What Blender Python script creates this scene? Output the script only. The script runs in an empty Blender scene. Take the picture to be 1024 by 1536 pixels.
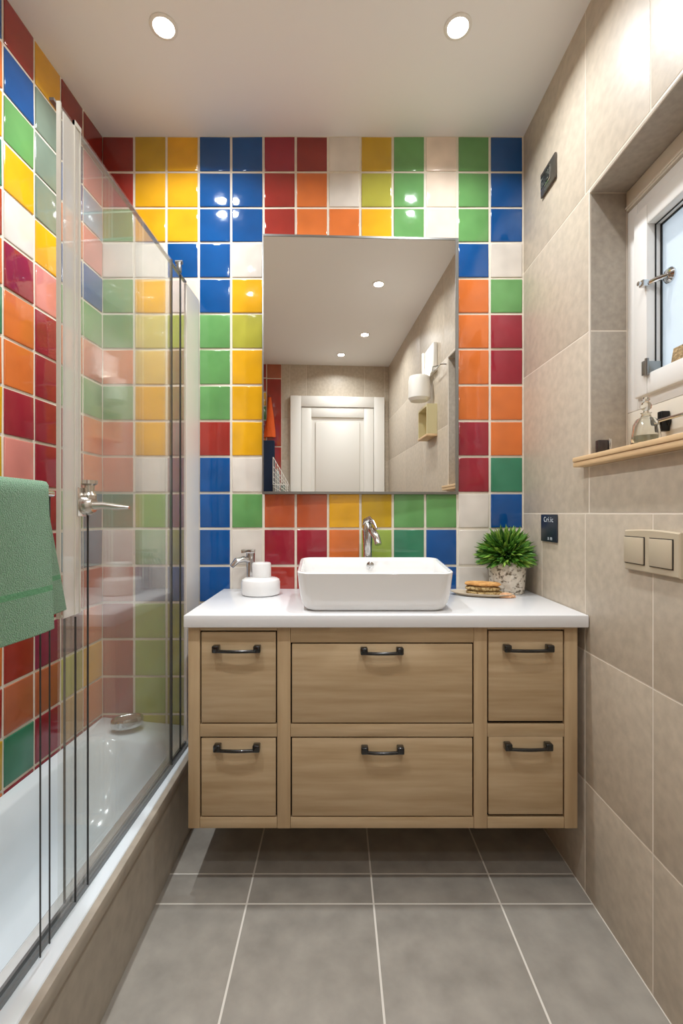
import bpy, bmesh, math, random
from mathutils import Vector, Matrix
random.seed(7)
SC = bpy.context.scene
COL = SC.collection
PI = math.pi

# ------------------------------------------------------------------ helpers
def lin(c):
    out = []
    for v in c:
        v = v / 255.0
        out.append(v / 12.92 if v <= 0.04045 else ((v + 0.055) / 1.055) ** 2.4)
    return out

MATS = {}
def mat(name, rgb, rough=0.5, metal=0.0, var=0.0, scale=8.0, bump=0.0, bscale=None,
        stretch=(1, 1, 1), coat=0.0, spec=0.5, rgb2=None, detail=4.0, lo=0.3, hi=0.7, sheen=0.0):
    if name in MATS:
        return MATS[name]
    m = bpy.data.materials.new(name)
    m.use_nodes = True
    nt = m.node_tree
    N, L = nt.nodes, nt.links
    b = N['Principled BSDF']
    c = lin(rgb)
    b.inputs['Base Color'].default_value = (*c, 1)
    b.inputs['Roughness'].default_value = rough
    b.inputs['Metallic'].default_value = metal
    b.inputs['Coat Weight'].default_value = coat
    b.inputs['Specular IOR Level'].default_value = spec
    if sheen:
        b.inputs['Sheen Weight'].default_value = sheen
    tc = N.new('ShaderNodeTexCoord')
    mp = N.new('ShaderNodeMapping')
    mp.inputs['Scale'].default_value = stretch
    L.new(tc.outputs['Object'], mp.inputs['Vector'])
    if var or rgb2:
        nz = N.new('ShaderNodeTexNoise')
        nz.inputs['Scale'].default_value = scale
        nz.inputs['Detail'].default_value = detail
        L.new(mp.outputs[0], nz.inputs['Vector'])
        rp = N.new('ShaderNodeValToRGB')
        rp.color_ramp.elements[0].position = lo
        rp.color_ramp.elements[1].position = hi
        if rgb2:
            c2 = lin(rgb2)
            rp.color_ramp.elements[0].color = (*c2, 1)
            rp.color_ramp.elements[1].color = (*c, 1)
        else:
            rp.color_ramp.elements[0].color = (*[max(0, x * (1 - var)) for x in c], 1)
            rp.color_ramp.elements[1].color = (*[min(1, x * (1 + var)) for x in c], 1)
        L.new(nz.outputs['Fac'], rp.inputs['Fac'])
        L.new(rp.outputs['Color'], b.inputs['Base Color'])
    if bump:
        nb = N.new('ShaderNodeTexNoise')
        nb.inputs['Scale'].default_value = bscale or scale
        nb.inputs['Detail'].default_value = detail
        L.new(mp.outputs[0], nb.inputs['Vector'])
        bp = N.new('ShaderNodeBump')
        bp.inputs['Strength'].default_value = bump
        bp.inputs['Distance'].default_value = 0.01
        L.new(nb.outputs['Fac'], bp.inputs['Height'])
        L.new(bp.outputs['Normal'], b.inputs['Normal'])
    MATS[name] = m
    return m

def emis(name, rgb, strength):
    m = bpy.data.materials.new(name)
    m.use_nodes = True
    b = m.node_tree.nodes['Principled BSDF']
    b.inputs['Base Color'].default_value = (*lin(rgb), 1)
    b.inputs['Emission Color'].default_value = (*lin(rgb), 1)
    b.inputs['Emission Strength'].default_value = strength
    return m

def pane_mat(name, tint, fac_boost=1.0, haze=0.0):
    """thin clear sheet: straight-through view plus Fresnel reflection and an even pale diffuse haze"""
    m = bpy.data.materials.new(name)
    m.use_nodes = True
    N, L = m.node_tree.nodes, m.node_tree.links
    N.remove(N['Principled BSDF'])
    out = N['Material Output']
    tr = N.new('ShaderNodeBsdfTransparent'); tr.inputs['Color'].default_value = (*tint, 1)
    gl = N.new('ShaderNodeBsdfGlossy'); gl.inputs['Roughness'].default_value = 0.0
    gl.inputs['Color'].default_value = (1, 1, 1, 1)
    fr = N.new('ShaderNodeLayerWeight'); fr.inputs['Blend'].default_value = 0.5
    pw = N.new('ShaderNodeMath'); pw.operation = 'POWER'; pw.inputs[1].default_value = 3.6
    ml = N.new('ShaderNodeMath'); ml.operation = 'MULTIPLY_ADD'
    ml.inputs[1].default_value = 0.42 * fac_boost; ml.inputs[2].default_value = 0.03
    ml.use_clamp = True
    L.new(fr.outputs['Facing'], pw.inputs[0]); L.new(pw.outputs[0], ml.inputs[0])
    mx = N.new('ShaderNodeMixShader')
    L.new(ml.outputs[0], mx.inputs['Fac'])
    df = N.new('ShaderNodeBsdfDiffuse'); df.inputs['Color'].default_value = (.86, .83, .78, 1)
    m2 = N.new('ShaderNodeMixShader'); m2.inputs['Fac'].default_value = haze
    L.new(tr.outputs[0], m2.inputs[1]); L.new(df.outputs[0], m2.inputs[2])
    L.new(m2.outputs[0], mx.inputs[1]); L.new(gl.outputs[0], mx.inputs[2])
    L.new(mx.outputs[0], out.inputs['Surface'])
    return m

class MB:
    """collects shapes, links them as one mesh object"""
    def __init__(s):
        s.bm = bmesh.new(); s.mi = 0
    def _v(s, pts):
        return [s.bm.verts.new(p) for p in pts]
    def f(s, vs):
        try:
            fc = s.bm.faces.new(vs); fc.material_index = s.mi; return fc
        except ValueError:
            return None
    def box(s, x0, x1, y0, y1, z0, z1, bev=0.0, seg=2, M=None):
        v = s._v([(x, y, z) for x in (x0, x1) for y in (y0, y1) for z in (z0, z1)])
        q = [(0, 1, 3, 2), (4, 6, 7, 5), (0, 4, 5, 1), (2, 3, 7, 6), (0, 2, 6, 4), (1, 5, 7, 3)]
        fs = [s.f([v[i] for i in a]) for a in q]
        if M is not None:
            bmesh.ops.transform(s.bm, matrix=M, verts=v)
        if bev > 0:
            es = list({e for f_ in fs for e in f_.edges})
            r = bmesh.ops.bevel(s.bm, geom=es, offset=bev, segments=seg, affect='EDGES', profile=0.5)
            for f_ in r['faces']:
                f_.material_index = s.mi
        return s
    def loft(s, loops, cap0=True, cap1=True, closed=True):
        rings = [s._v(l) for l in loops]
        n = len(rings[0])
        for a, b in zip(rings, rings[1:]):
            for i in range(n if closed else n - 1):
                j = (i + 1) % n
                s.f([a[i], a[j], b[j], b[i]])
        if cap0: s.f(list(reversed(rings[0])))
        if cap1: s.f(rings[-1])
        return s
    def lathe(s, prof, c=(0, 0, 0), n=32, axis='z', cap0=True, cap1=True, sx=1, sy=1):
        loops = []
        for r, h in prof:
            l = []
            for i in range(n):
                a = 2 * PI * i / n
                p = (r * math.cos(a) * sx, r * math.sin(a) * sy, h)
                if axis == 'x': p = (p[2], p[0], p[1])
                elif axis == 'y': p = (p[1], p[2], p[0])
                l.append((p[0] + c[0], p[1] + c[1], p[2] + c[2]))
            loops.append(l)
        return s.loft(loops, cap0, cap1)
    def tube(s, pts, r, n=10, flat=1.0):
        pts = [Vector(p) for p in pts]
        rs = r if isinstance(r, (list, tuple)) else [r] * len(pts)
        loops = []; up = None
        for i, p in enumerate(pts):
            t = (pts[min(i + 1, len(pts) - 1)] - pts[max(i - 1, 0)]).normalized()
            if up is None:
                up = Vector((0, 0, 1)) if abs(t.z) < 0.9 else Vector((0, 1, 0))
            a = t.cross(up).normalized(); up = a.cross(t).normalized()
            loops.append([tuple(p + a * rs[i] * math.cos(2 * PI * k / n) + up * rs[i] * flat * math.sin(2 * PI * k / n)) for k in range(n)])
        return s.loft(loops)
    def build(s, name, m=None, parent=None, smooth=True, ang=35, mods=()):
        bmesh.ops.recalc_face_normals(s.bm, faces=s.bm.faces)
        me = bpy.data.meshes.new(name)
        s.bm.to_mesh(me); s.bm.free()
        for x in (m if isinstance(m, (list, tuple)) else [m]):
            me.materials.append(x)
        if smooth:
            me.shade_smooth(); me.set_sharp_from_angle(angle=math.radians(ang))
        o = bpy.data.objects.new(name, me)
        COL.objects.link(o)
        if parent:
            o.parent = parent
            o.matrix_parent_inverse = Matrix.Identity(4)
            o.location = -parent.location
            if parent.parent:
                o.location -= Vector(parent.parent.location)
            if o.location.length < 1e-9: pass
        return o

def tag(o, label=None, cat=None, group=None, kind=None):
    if label: o['label'] = label
    if cat: o['category'] = cat
    if group: o['group'] = group
    if kind: o['kind'] = kind
    return o
def thing(name, label, cat, loc=(0, 0, 0), group=None):
    o = bpy.data.objects.new(name, None); COL.objects.link(o)
    o.location = loc; o.empty_display_size = 0.05
    return tag(o, label, cat, group)
def sub(mb, name, m, parent, **k):
    """part of a part: both share world-space meshes"""
    o = mb.build(name, m, None, **k)
    o.parent = parent
    return o
def copy_tree(o, parent=None):
    c = o.copy(); COL.objects.link(c)
    if parent: c.parent = parent
    for ch in list(o.children):
        copy_tree(ch, c)
    return c
def rrect(x0, x1, y0, y1, r, z, n=6):
    pts = []
    for cx, cy, a0 in ((x1 - r, y1 - r, 0), (x0 + r, y1 - r, 90), (x0 + r, y0 + r, 180), (x1 - r, y0 + r, 270)):
        for i in range(n + 1):
            a = math.radians(a0 + 90 * i / n)
            pts.append((cx + r * math.cos(a), cy + r * math.sin(a), z))
    return pts

# ------------------------------------------------------------------ camera
EYE = 1.157
D = 1.9
cam_d = bpy.data.cameras.new('camera')
cam = bpy.data.objects.new('camera', cam_d); COL.objects.link(cam)
cam.location = (0, -D, EYE)
cam.rotation_euler = (PI / 2, 0, 0)
cam_d.sensor_fit = 'HORIZONTAL'
cam_d.sensor_width = 36
cam_d.lens = 36 * 700 / 1024
cam_d.shift_x = 6 / 1024
cam_d.shift_y = 2 / 1024
cam_d.clip_start = 0.02
SC.camera = cam

# ------------------------------------------------------------------ materials
TC = {
 'blue': (8, 76, 140), 'navy': (34, 54, 92), 'red': (150, 48, 40), 'dred': (134, 42, 34), 'crimson': (142, 36, 50),
 'orange': (206, 110, 52), 'orangered': (186, 92, 58), 'yellow': (222, 164, 30), 'mustard': (192, 154, 32),
 'olive': (170, 166, 66), 'green': (98, 150, 88), 'teal': (54, 122, 92), 'lime': (148, 170, 76), 'white': (214, 206, 196),
 'cream': (230, 212, 194), 'pink': (206, 130, 120), 'salmon': (200, 122, 96), 'ggreen': (118, 134, 120),
 'lblue': (136, 172, 192), 'slate': (94, 100, 124), 'brown': (156, 110, 84), 'ob': (168, 92, 62), 'magenta': (132, 42, 70),
 'mauve': (132, 96, 94), 'tan': (184, 144, 92), 'tealblue': (60, 112, 128), 'gray': (152, 144, 134), 'pyellow': (212, 188, 116),
}
def tilemat(n):
    return mat('glaze_' + n, TC[n], rough=0.07, var=0.13, scale=7, bump=0.16, bscale=14, detail=2.0, spec=0.5, coat=0.3)
M_grout = mat('grout_white', (225, 216, 200), 0.85, var=0.05, scale=40)
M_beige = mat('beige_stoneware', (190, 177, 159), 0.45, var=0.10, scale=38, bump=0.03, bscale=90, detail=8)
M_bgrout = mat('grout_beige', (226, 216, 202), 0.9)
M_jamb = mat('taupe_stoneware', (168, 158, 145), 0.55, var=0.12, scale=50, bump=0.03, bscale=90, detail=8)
M_floor = mat('floor_stoneware', (150, 144, 135), 0.36, var=0.15, scale=13, bump=0.04, bscale=60, detail=9)
M_fgrout = mat('grout_floor', (212, 206, 196), 0.9)
M_ceil = mat('ceiling_paint', (240, 238, 236), 0.8)
M_porc = mat('white_porcelain', (232, 231, 229), 0.12, coat=0.5)
M_acryl = mat('white_acrylic', (222, 230, 235), 0.14, coat=0.3)
M_top = mat('white_worktop', (224, 224, 225), 0.22)
M_chrome = mat('chrome', (205, 205, 205), 0.12, 1.0)
M_steel = mat('brushed_steel', (150, 150, 148), 0.3, 1.0)
M_black = mat('black_metal', (7, 7, 7), 0.2, 0.0, coat=.6)
M_seal = mat('dark_seal', (48, 50, 50), 0.4)
M_dark = mat('gap_shade', (30, 24, 18), 0.9)
M_upvc = mat('white_window_plastic', (232, 230, 226), 0.35)
M_upvc2 = mat('cream_shutter_box', (214, 204, 188), 0.5)
M_white = mat('white_lacquer', (232, 228, 220), 0.4)
M_woodh = mat('oak_horizontal', (192, 168, 134), 0.45, rgb2=(170, 144, 108), scale=3.0, stretch=(1.2, 8, 16), bump=0.03, bscale=8, detail=6)
M_woodv = mat('oak_vertical', (190, 164, 128), 0.45, rgb2=(174, 147, 111), scale=3.0, stretch=(16, 8, 1.0), bump=0.03, bscale=8, detail=6)
M_sill = mat('light_wood', (222, 190, 146), 0.5, rgb2=(206, 172, 128), scale=3.0, stretch=(10, 1, 16), detail=5)
M_towel = mat('green_terry', (98, 152, 110), 0.95, var=0.16, scale=240, bump=.8, bscale=520, sheen=0.5, detail=3)
M_towelb = mat('green_woven_band', (90, 142, 104), 0.95, var=0.1, scale=90, bump=0.3, bscale=200)
M_glass = pane_mat('shower_glass', (0.975, 0.985, 0.98), 1.0, .055)
M_haze = pane_mat('pale_strip', (0.9, 0.9, 0.88), 1.0, .45)
M_track = mat('satin_track', (122, 126, 128), .4, .2)
M_stile = mat('pale_profile', (196, 190, 178), 0.35)
M_clear = None

# ------------------------------------------------------------------ tiled surfaces
def clip(cell, op):
    u0, u1, v0, v1, m = cell
    if not op: return [cell]
    a0, a1, b0, b1 = op
    if u1 <= a0 or u0 >= a1 or v1 <= b0 or v0 >= b1: return [cell]
    out = []
    if u0 < a0: out.append((u0, a0, v0, v1, m))
    if u1 > a1: out.append((a1, u1, v0, v1, m))
    uu0, uu1 = max(u0, a0), min(u1, a1)
    if v0 < b0: out.append((uu0, uu1, v0, b0, m))
    if v1 > b1: out.append((uu0, uu1, b1, v1, m))
    return out
def tiles(mb, P, U, V, Nn, cells, names, gap=0.006, h=0.003, bev=0.002, tilt=0.0):
    P, U, V, Nn = map(Vector, (P, U, V, Nn))
    for (u0, u1, v0, v1, m) in cells:
        if u1 - u0 < gap * 1.3 or v1 - v0 < gap * 1.3: continue
        mb.mi = names.index(m)
        g = gap / 2
        tu, tv = random.uniform(-tilt, tilt), random.uniform(-tilt, tilt)
        def ring(ins, hh):
            r = []
            for (a, b) in ((0, 0), (1, 0), (1, 1), (0, 1)):
                u = (u0 + g + ins) if a == 0 else (u1 - g - ins)
                v = (v0 + g + ins) if b == 0 else (v1 - g - ins)
                k = hh + (tu * (a - 0.5) + tv * (b - 0.5) if hh > 0 else 0)
                r.append(tuple(P + U * u + V * v + Nn * k))
            return r
        mb.loft([ring(0, -0.001), ring(0, h * 0.7), ring(bev * .35, h * .92), ring(bev, h)], cap0=False)

# row heights on the coloured walls, from the ceiling down
ROWPX = [205, 259, 312.5, 364.5, 418, 471, 524, 578, 631.5, 685, 739.5, 793, 848.5, 903.5, 958.5, 1014.5, 1071, 1127, 1183]
ROWZ = [EYE + (770 - y) / 368.4 for y in ROWPX] + [-0.0]
H = ROWZ[0]
PW = 0.1314
XL, XR = -0.958, 0.757
K = 0.0557            # how far the left wall opens out per metre
YB = -3.0
R = lambda s: s.split()
back = {
 0: R('dred red green white green green orange green orangered orangered teal white ob dred red crimson crimson white'),
 1: R('mustard yellow yellow white yellow pyellow pyellow yellow yellow white lime green slate lime lime lime olive olive'),
 2: R('yellow yellow yellow blue cream olive brown brown gray brown brown olive slate olive olive olive olive white'),
 3: R('blue blue blue blue blue green green green red blue blue blue blue blue blue blue blue white'),
 4: R('blue blue blue white yellow olive yellow yellow yellow white green white white white blue red green white'),
 5: R('crimson red red white blue blue red red red red orangered crimson red orange blue red green white'),
 6: R('dred orange orange white blue blue red red red red orangered crimson red orange blue red green white'),
 7: R('white white orange white blue blue red red red red yellow orange red orange blue red green white'),
 8: R('mustard olive yellow white blue blue red red red red mustard lime lime orange blue red green white'),
 9: R('green green green white blue blue red red red red green teal lime orange blue red green white'),
 10: R('cream cream cream white blue blue red red red red green blue blue orange blue red green white'),
 11: R('green green green blue orange orange orange orange crimson crimson white white white white blue red green white'),
 12: R('blue blue blue white green crimson crimson orange orange teal blue white white white blue red green white'),
}
left = {
 0: R('dred pink lblue pink blue green salmon green orange orange tealblue tealblue ob orange yellow orange crimson crimson'),
 1: R('dred navy blue orange blue green orange green crimson crimson green tealblue ob mauve olive tan crimson crimson'),
 2: R('yellow ggreen ggreen ggreen yellow pink crimson crimson crimson crimson crimson crimson crimson magenta ob crimson crimson crimson'),
 3: R('red blue green yellow white crimson orange orange crimson pink mustard blue green red ob teal crimson white'),
}
pal = ['blue', 'red', 'crimson', 'orange', 'yellow', 'green', 'white', 'orange', 'mustard', 'crimson', 'teal']
def colour(tab, c, r):
    if c in tab and r < len(tab[c]): return tab[c][r]
    return random.choice(pal)
names = ['grout'] + list(TC.keys())
mlist = [M_grout] + [tilemat(k) for k in TC]

# back wall
mb = MB(); mb.box(XL - 0.08, XR + 0.2, 0.0, 0.08, 0, H)
cells = []
for c in range(13):
    u0 = c * PW; u1 = u0 + PW if c < 12 else (XR - XL - 0.002)
    for r in range(len(ROWZ) - 1):
        cells.append((u0, u1, ROWZ[r + 1], ROWZ[r], colour(back, c, r)))
tiles(mb, (XL, 0, 0), (1, 0, 0), (0, 0, 1), (0, -1, 0), cells, names, gap=0.010, h=0.004, bev=0.004, tilt=0.0022)
tag(mb.build('wall_back', mlist), kind='structure')

# left wall, opening out slightly towards the camera
mb = MB()
dl = Vector((-K, -1, 0)).normalized(); nl = Vector((1, -K, 0)).normalized()
LL = 3.0 * math.sqrt(1 + K * K)
p0 = Vector((XL, 0, 0)); p1 = p0 + dl * LL
mb.loft([[tuple(p0), tuple(p1), tuple(p1 - nl * .08), tuple(p0 - nl * .08)],
         [tuple(p + Vector((0, 0, H))) for p in (p0, p1, p1 - nl * .08, p0 - nl * .08)]])
cells = []
for c in range(23):
    u0 = c * PW; u1 = min(LL, u0 + PW)
    for r in range(len(ROWZ) - 1):
        cells.append((u0, u1, ROWZ[r + 1], ROWZ[r], colour(left, c, r)))
tiles(mb, p0, dl, (0, 0, 1), nl, cells, names, gap=0.010, h=0.004, bev=0.004, tilt=0.0022)
tag(mb.build('wall_left', mlist), kind='structure')

# right wall with the window recess
NY0, NY1, NZ0, NZ1 = 0.498, 1.0, 1.297, 2.12      # recess: distance from back wall, heights
WX = 0.869
mb = MB()
X2 = 1.0
for (a, b, z0, z1) in ((0, NY0, 0, H), (NY1, 3.08, 0, H), (NY0, NY1, 0, NZ0), (NY0, NY1, NZ1, H)):
    mb.box(XR, X2, -b, -a, z0, z1)
rows = [(2.13, H, [0, .474, .772, 1.08, 1.7, 2.3, 3.0]), (1.705, 2.13, [0, .495, 1.0, 1.6, 2.2, 3.0]),
        (1.157, 1.705, [0, .495, 1.0, 1.6, 2.2, 3.0]), (.737, 1.157, [0, .174, .474, .780, 1.08, 1.7, 2.3, 3.0]),
        (.34, .737, [0, .174, .474, .780, 1.08, 1.7, 2.3, 3.0]), (0, .34, [0, .174, .474, .780, 1.08, 1.7, 2.3, 3.0])]
cells = []
for z0, z1, cl in rows:
    for a, b in zip(cl, cl[1:]):
        cells += clip((a, b, z0, z1, 'beige'), (NY0, NY1, NZ0, NZ1))
rn = ['grout', 'beige', 'jamb']
tiles(mb, (XR, 0, 0), (0, -1, 0), (0, 0, 1), (-1, 0, 0), cells, rn, gap=0.0045, h=0.0006, bev=0.0003)
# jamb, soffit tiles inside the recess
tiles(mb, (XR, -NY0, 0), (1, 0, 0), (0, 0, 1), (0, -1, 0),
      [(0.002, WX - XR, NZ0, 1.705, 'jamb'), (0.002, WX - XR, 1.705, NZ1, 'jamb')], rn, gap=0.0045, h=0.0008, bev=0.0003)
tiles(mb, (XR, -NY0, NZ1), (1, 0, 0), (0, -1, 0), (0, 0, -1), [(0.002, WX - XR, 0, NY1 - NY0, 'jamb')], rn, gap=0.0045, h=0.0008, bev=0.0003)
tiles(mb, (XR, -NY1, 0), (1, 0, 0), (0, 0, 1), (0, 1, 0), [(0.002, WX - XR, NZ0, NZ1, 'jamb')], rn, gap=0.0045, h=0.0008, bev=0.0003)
tag(mb.build('wall_right', [M_bgrout, M_beige, M_jamb]), kind='structure')

# rear wall (seen in the mirror): colour tiles over the bath end, beige beside the door
mb = MB(); mb.box(XL - 0.3, X2, YB - 0.08, YB, 0, H)
rn2 = names + ['beige']
cells = []
for c in range(5):
    if c == 4:
        cells += [(c * .154, c * .154 + .154, H - .15 - .7 * (k + 1) if k < 3 else 0, H - .15 - .7 * k, 'red') for k in range(4)] + [(c * .154, c * .154 + .154, H - .15, H, 'ob')]
        continue
    for r in range(len(ROWZ) - 1):
        cells.append((c * .154, c * .154 + .154, ROWZ[r + 1], ROWZ[r], random.choice(pal)))
tiles(mb, (XL - .167, YB, 0), (1, 0, 0), (0, 0, 1), (0, 1, 0), cells, rn2, gap=0.010, h=0.004, bev=0.004)
cells = []
for a, b in ((-.355, -.10), (-.10, .5), (.5, .757)):
    for z0, z1 in ((0, .74), (.74, 1.157), (1.157, 1.705), (1.705, 2.13), (2.13, H)):
        cells += clip((a, b, z0, z1, 'beige'), (-.27, .71, 0, 2.365))
tiles(mb, (0, YB, 0), (1, 0, 0), (0, 0, 1), (0, 1, 0), cells, rn2, gap=0.003, h=0.002, bev=0.001)
tag(mb.build('wall_rear', mlist + [M_beige]), kind='structure')

# floor and ceiling
mb = MB(); mb.box(XL - 0.3, X2, YB - .08, .08, -0.06, -0.0006)
cells = []
xs = [-1.021 - .376, -1.021, -.645, -.269, .107, .483, .757]
ys = [0, .402, .517, .893, 1.269, 1.645, 2.021, 2.397, 2.773, 3.0]
for a, b in zip(xs, xs[1:]):
    for c, d in zip(ys, ys[1:]):
        cells.append((a, b, -d, -c, 'f'))
tiles(mb, (0, 0, -0.0006), (1, 0, 0), (0, 1, 0), (0, 0, 1), cells, ['g', 'f'], gap=0.0055, h=0.0006, bev=0.0003)
tag(mb.build('floor', [M_fgrout, M_floor]), kind='structure')
mb = MB(); mb.box(XL - 0.3, X2, YB - .08, .08, H, H + 0.06)
tag(mb.build('ceiling', M_ceil), kind='structure')

# ------------------------------------------------------------------ window
def winframe(mb, x0, x1, a0, a1, z0, z1, t, bev=0.004):
    mb.box(x0, x1, -a0 - t, -a0, z0, z1, bev)
    mb.box(x0, x1, -a1, -a1 + t, z0, z1, bev)
    mb.box(x0, x1, -a1 + t, -a0 - t, z0, z0 + t, bev)
    mb.box(x0, x1, -a1 + t, -a0 - t, z1 - t, z1, bev)
win = bpy.data.objects.new('window_1', None); COL.objects.link(win); tag(win, kind='structure')
A0, A1 = NY0 + .002, NY1 - .002
mb = MB(); winframe(mb, WX, X2 - .02, A0, A1, 1.456, 2.056, .045, .003); mb.build('window_frame', M_upvc, win)
mb = MB(); mb.box(WX - .004, X2 - .02, -A1, -A0, 2.060, NZ1 - .002, .003)
mb.box(WX - .007, WX, -A1, -A0, 2.066, 2.072, .001); mb.build('shutter_box', M_upvc2, win)
mb = MB()
mb.box(WX, X2 - .02, -A1, -A0, NZ0 + .032, 1.4555, .002)
mb.build('lower_panel', M_upvc2, win)
S0, S1 = .550, .950
mb = MB(); winframe(mb, WX - .014, .925, S0, S1, 1.487, 2.015, .058, .005); sash = mb.build('sash', M_upvc, win)
mb = MB(); winframe(mb, .893, .897, S0 + .058, S1 - .058, 1.545, 1.957, .004, 0)
winframe(mb, .878, .881, S0 + .0575, S1 - .0575, 1.5445, 1.9575, .003, 0)
sub(mb, 'gasket', mat('black_rubber', (16, 16, 16), .6), sash, smooth=False)
mf = bpy.data.materials.new('frosted_pane'); mf.use_nodes = True
N_, L_ = mf.node_tree.nodes, mf.node_tree.links
bs = N_['Principled BSDF']; bs.inputs['Base Color'].default_value = (*lin((222, 226, 228)), 1); bs.inputs['Roughness'].default_value = .25
tl = N_.new('ShaderNodeBsdfTranslucent'); tl.inputs['Color'].default_value = (*lin((226, 234, 240)), 1)
mx = N_.new('ShaderNodeMixShader'); mx.inputs[0].default_value = .6
L_.new(bs.outputs[0], mx.inputs[1]); L_.new(tl.outputs[0], mx.inputs[2]); L_.new(mx.outputs[0], N_['Material Output'].inputs['Surface'])
mb = MB(); mb.box(.900, .906, -S1 + .05, -S0 - .05, 1.535, 1.965); sub(mb, 'pane', mf, sash)
# stay arm near the top of the pane
mb = MB()
mb.lathe([(.003, 0), (.021, 0), (.021, .004), (.016, .010), (.003, .012)], (.8985, -.640, 1.80), 20, 'x')
for v in mb.bm.verts: v.co.x = .8985 - (v.co.x - .8985)
mb.tube([(.889, -.640, 1.80), (.872, -.625, 1.797), (.852, -.606, 1.792)], [.006, .007, .005], 10)
mb.box(.838, .857, -.618, -.600, 1.783, 1.801, .003)
mb.lathe([(.001, .830), (.006, .831), (.006, .838)], (0, -.609, 1.792), 12, 'x')
sub(mb, 'stay_arm', M_chrome, sash)
mb = MB()
mb.box(.848, .8548, -.612, -.596, 1.540, 1.580, .002); mb.box(.8548, .890, -.616, -.6085, 1.545, 1.577, .002)
mb.tube([(.850, -.617, 1.537), (.850, -.617, 1.583)], .005, 10)
sub(mb, 'hinge', M_steel, sash)

# wooden shelf in the recess
mb = MB(); mb.box(.722, WX - .002, -1.02, -.464, 1.3135, 1.327, .002); mb.box(.724, WX - .002, -1.02, -.464, 1.298, 1.3123, .002)
mb.box(.728, WX - .004, -1.018, -.468, 1.310, 1.316)
sh = tag(mb.build('window_shelf', M_sill), 'pale wooden shelf board with a thin dark groove under the window', 'shelf')
# trim that board so it does not run into the wall pieces: only the part over the recess is deep
me = sh.data

# glass bottle
b = thing('glass_bottle', 'clear bell-shaped glass bottle with a round stopper on the wooden window shelf', 'bottle', (.785, -.712, 1.328))
mgl = bpy.data.materials.new('bottle_glass'); mgl.use_nodes = True
bg = mgl.node_tree.nodes['Principled BSDF']; bg.inputs['Transmission Weight'].default_value = 1; bg.inputs['Roughness'].default_value = .02
bg.inputs['IOR'].default_value = 1.45; bg.inputs['Base Color'].default_value = (.93, .95, .93, 1)
BC = (.785, -.712, 1.328)
mb = MB(); mb.lathe([(.030, 0), (.034, .003), (.034, .010), (.032, .030), (.029, .055), (.022, .068), (.012, .074), (.010, .082), (.013, .084),
                     (.010, .0845), (.008, .075), (.018, .066), (.0255, .053), (.0285, .030), (.030, .012), (.028, .007), (.0, .006)], BC, 28, cap1=False)
mb.build('bottle_body', mgl, b)
mb = MB(); mb.lathe([(.001, .083), (.007, .084), (.006, .090), (.012, .096), (.013, .103), (.010, .110), (.006, .113), (.009, .118), (.006, .124), (.001, .126)], BC, 20)
mb.build('stopper', mgl, b)
mb = MB(); mb.lathe([(.001, .008), (.026, .008), (.0265, .026), (.001, .027)], BC, 24); mb.build('contents', mat('pale_liquid', (150, 148, 128), .3), b)
# towel bar in recess
t = thing('hand_towel_bar', 'thin chrome rail fixed below the window frame behind the glass bottle', 'rail', (.85, -.66, 1.40))
mb = MB(); mb.tube([(.838, -.665, 1.398), (.838, -.93, 1.398)], .0045, 12); mb.build('bar', M_chrome, t)
mb = MB(); mb.lathe([(.001, .867), (.016, .867), (.016, .861), (.008, .855), (.008, .832), (.001, .830)], (0, -.672, 1.398), 18, 'x')
mb.box(.846, .868, -.682, -.664, 1.372, 1.425, .002)
mb.build('bracket', mat('dark_bracket', (34, 34, 36), .25, .6), t)
# small cube holder
t = thing('cube_holder', 'small dark square holder with clear side at the shelf end in the window recess', 'holder', (.78, -.52, 1.328))
mb = MB(); mb.box(.763, .791, -.537, -.517, 1.328, 1.372, .002); mb.build('face', mat('smoky_metal', (70, 62, 60), .25, .5), t)
mb = MB(); mb.box(.7915, .799, -.540, -.512, 1.328, 1.374, .001); mb.build('side_plate', M_chrome, t)
# cork block on sash rail
mb = MB(); mb.box(.866, .886, -.735, -.690, 1.547, 1.583, .003)
for v in mb.bm.verts: v.co.x += random.uniform(-.001, .001); v.co.y += (v.co.z - 1.565) * -.25
tag(mb.build('cork_block', mat('cork', (178, 152, 112), .95, var=.35, scale=90, bump=.8, bscale=150)),
    'small tan ribbed block standing on the lower rail of the window sash', 'block')

# ------------------------------------------------------------------ mirror
al = 0.037
def mirror_y(x): return -0.040 + (x - (-.295)) * math.tan(al)
mx0, mx1, mz0, mz1 = -.295, .477, 1.240, 2.262
m_mir = mat('silvered_glass', (238, 238, 236), 0.0, 1.0)
mr = thing('wall_mirror', 'large square frameless mirror with thin metal edge above the basin', 'mirror', (0.09, -.01, 1.24))
mb = MB(); mb.loft([[(mx0, -.0065, z), (mx1, -.0065, z), (mx1, mirror_y(mx1) - .004, z), (mx0, mirror_y(mx0) - .004, z)] for z in (mz0, mz1)])
mb.build('mirror_glass', m_mir, mr, smooth=False)
mb = MB()
y0, y1 = mirror_y(mx0) - .006, mirror_y(mx1) - .006
for (z0, z1) in ((mz0 - .006, mz0 + .004), (mz1 - .002, mz1 + .006)):
    mb.loft([[(mx0 - .004, -.0065, z), (mx1 + .006, -.0065, z), (mx1 + .006, y1, z), (mx0 - .004, y0, z)] for z in (z0, z1)])
mb.box(mx1 - .001, mx1 + .011, y1 - .001, -.0065, mz0 - .006, mz1 + .006)
mb.box(mx0 - .004, mx0 + .001, y0, -.0065, mz0 - .006, mz1 + .006)
mb.build('metal_edge', M_steel, mr, smooth=False)

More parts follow.
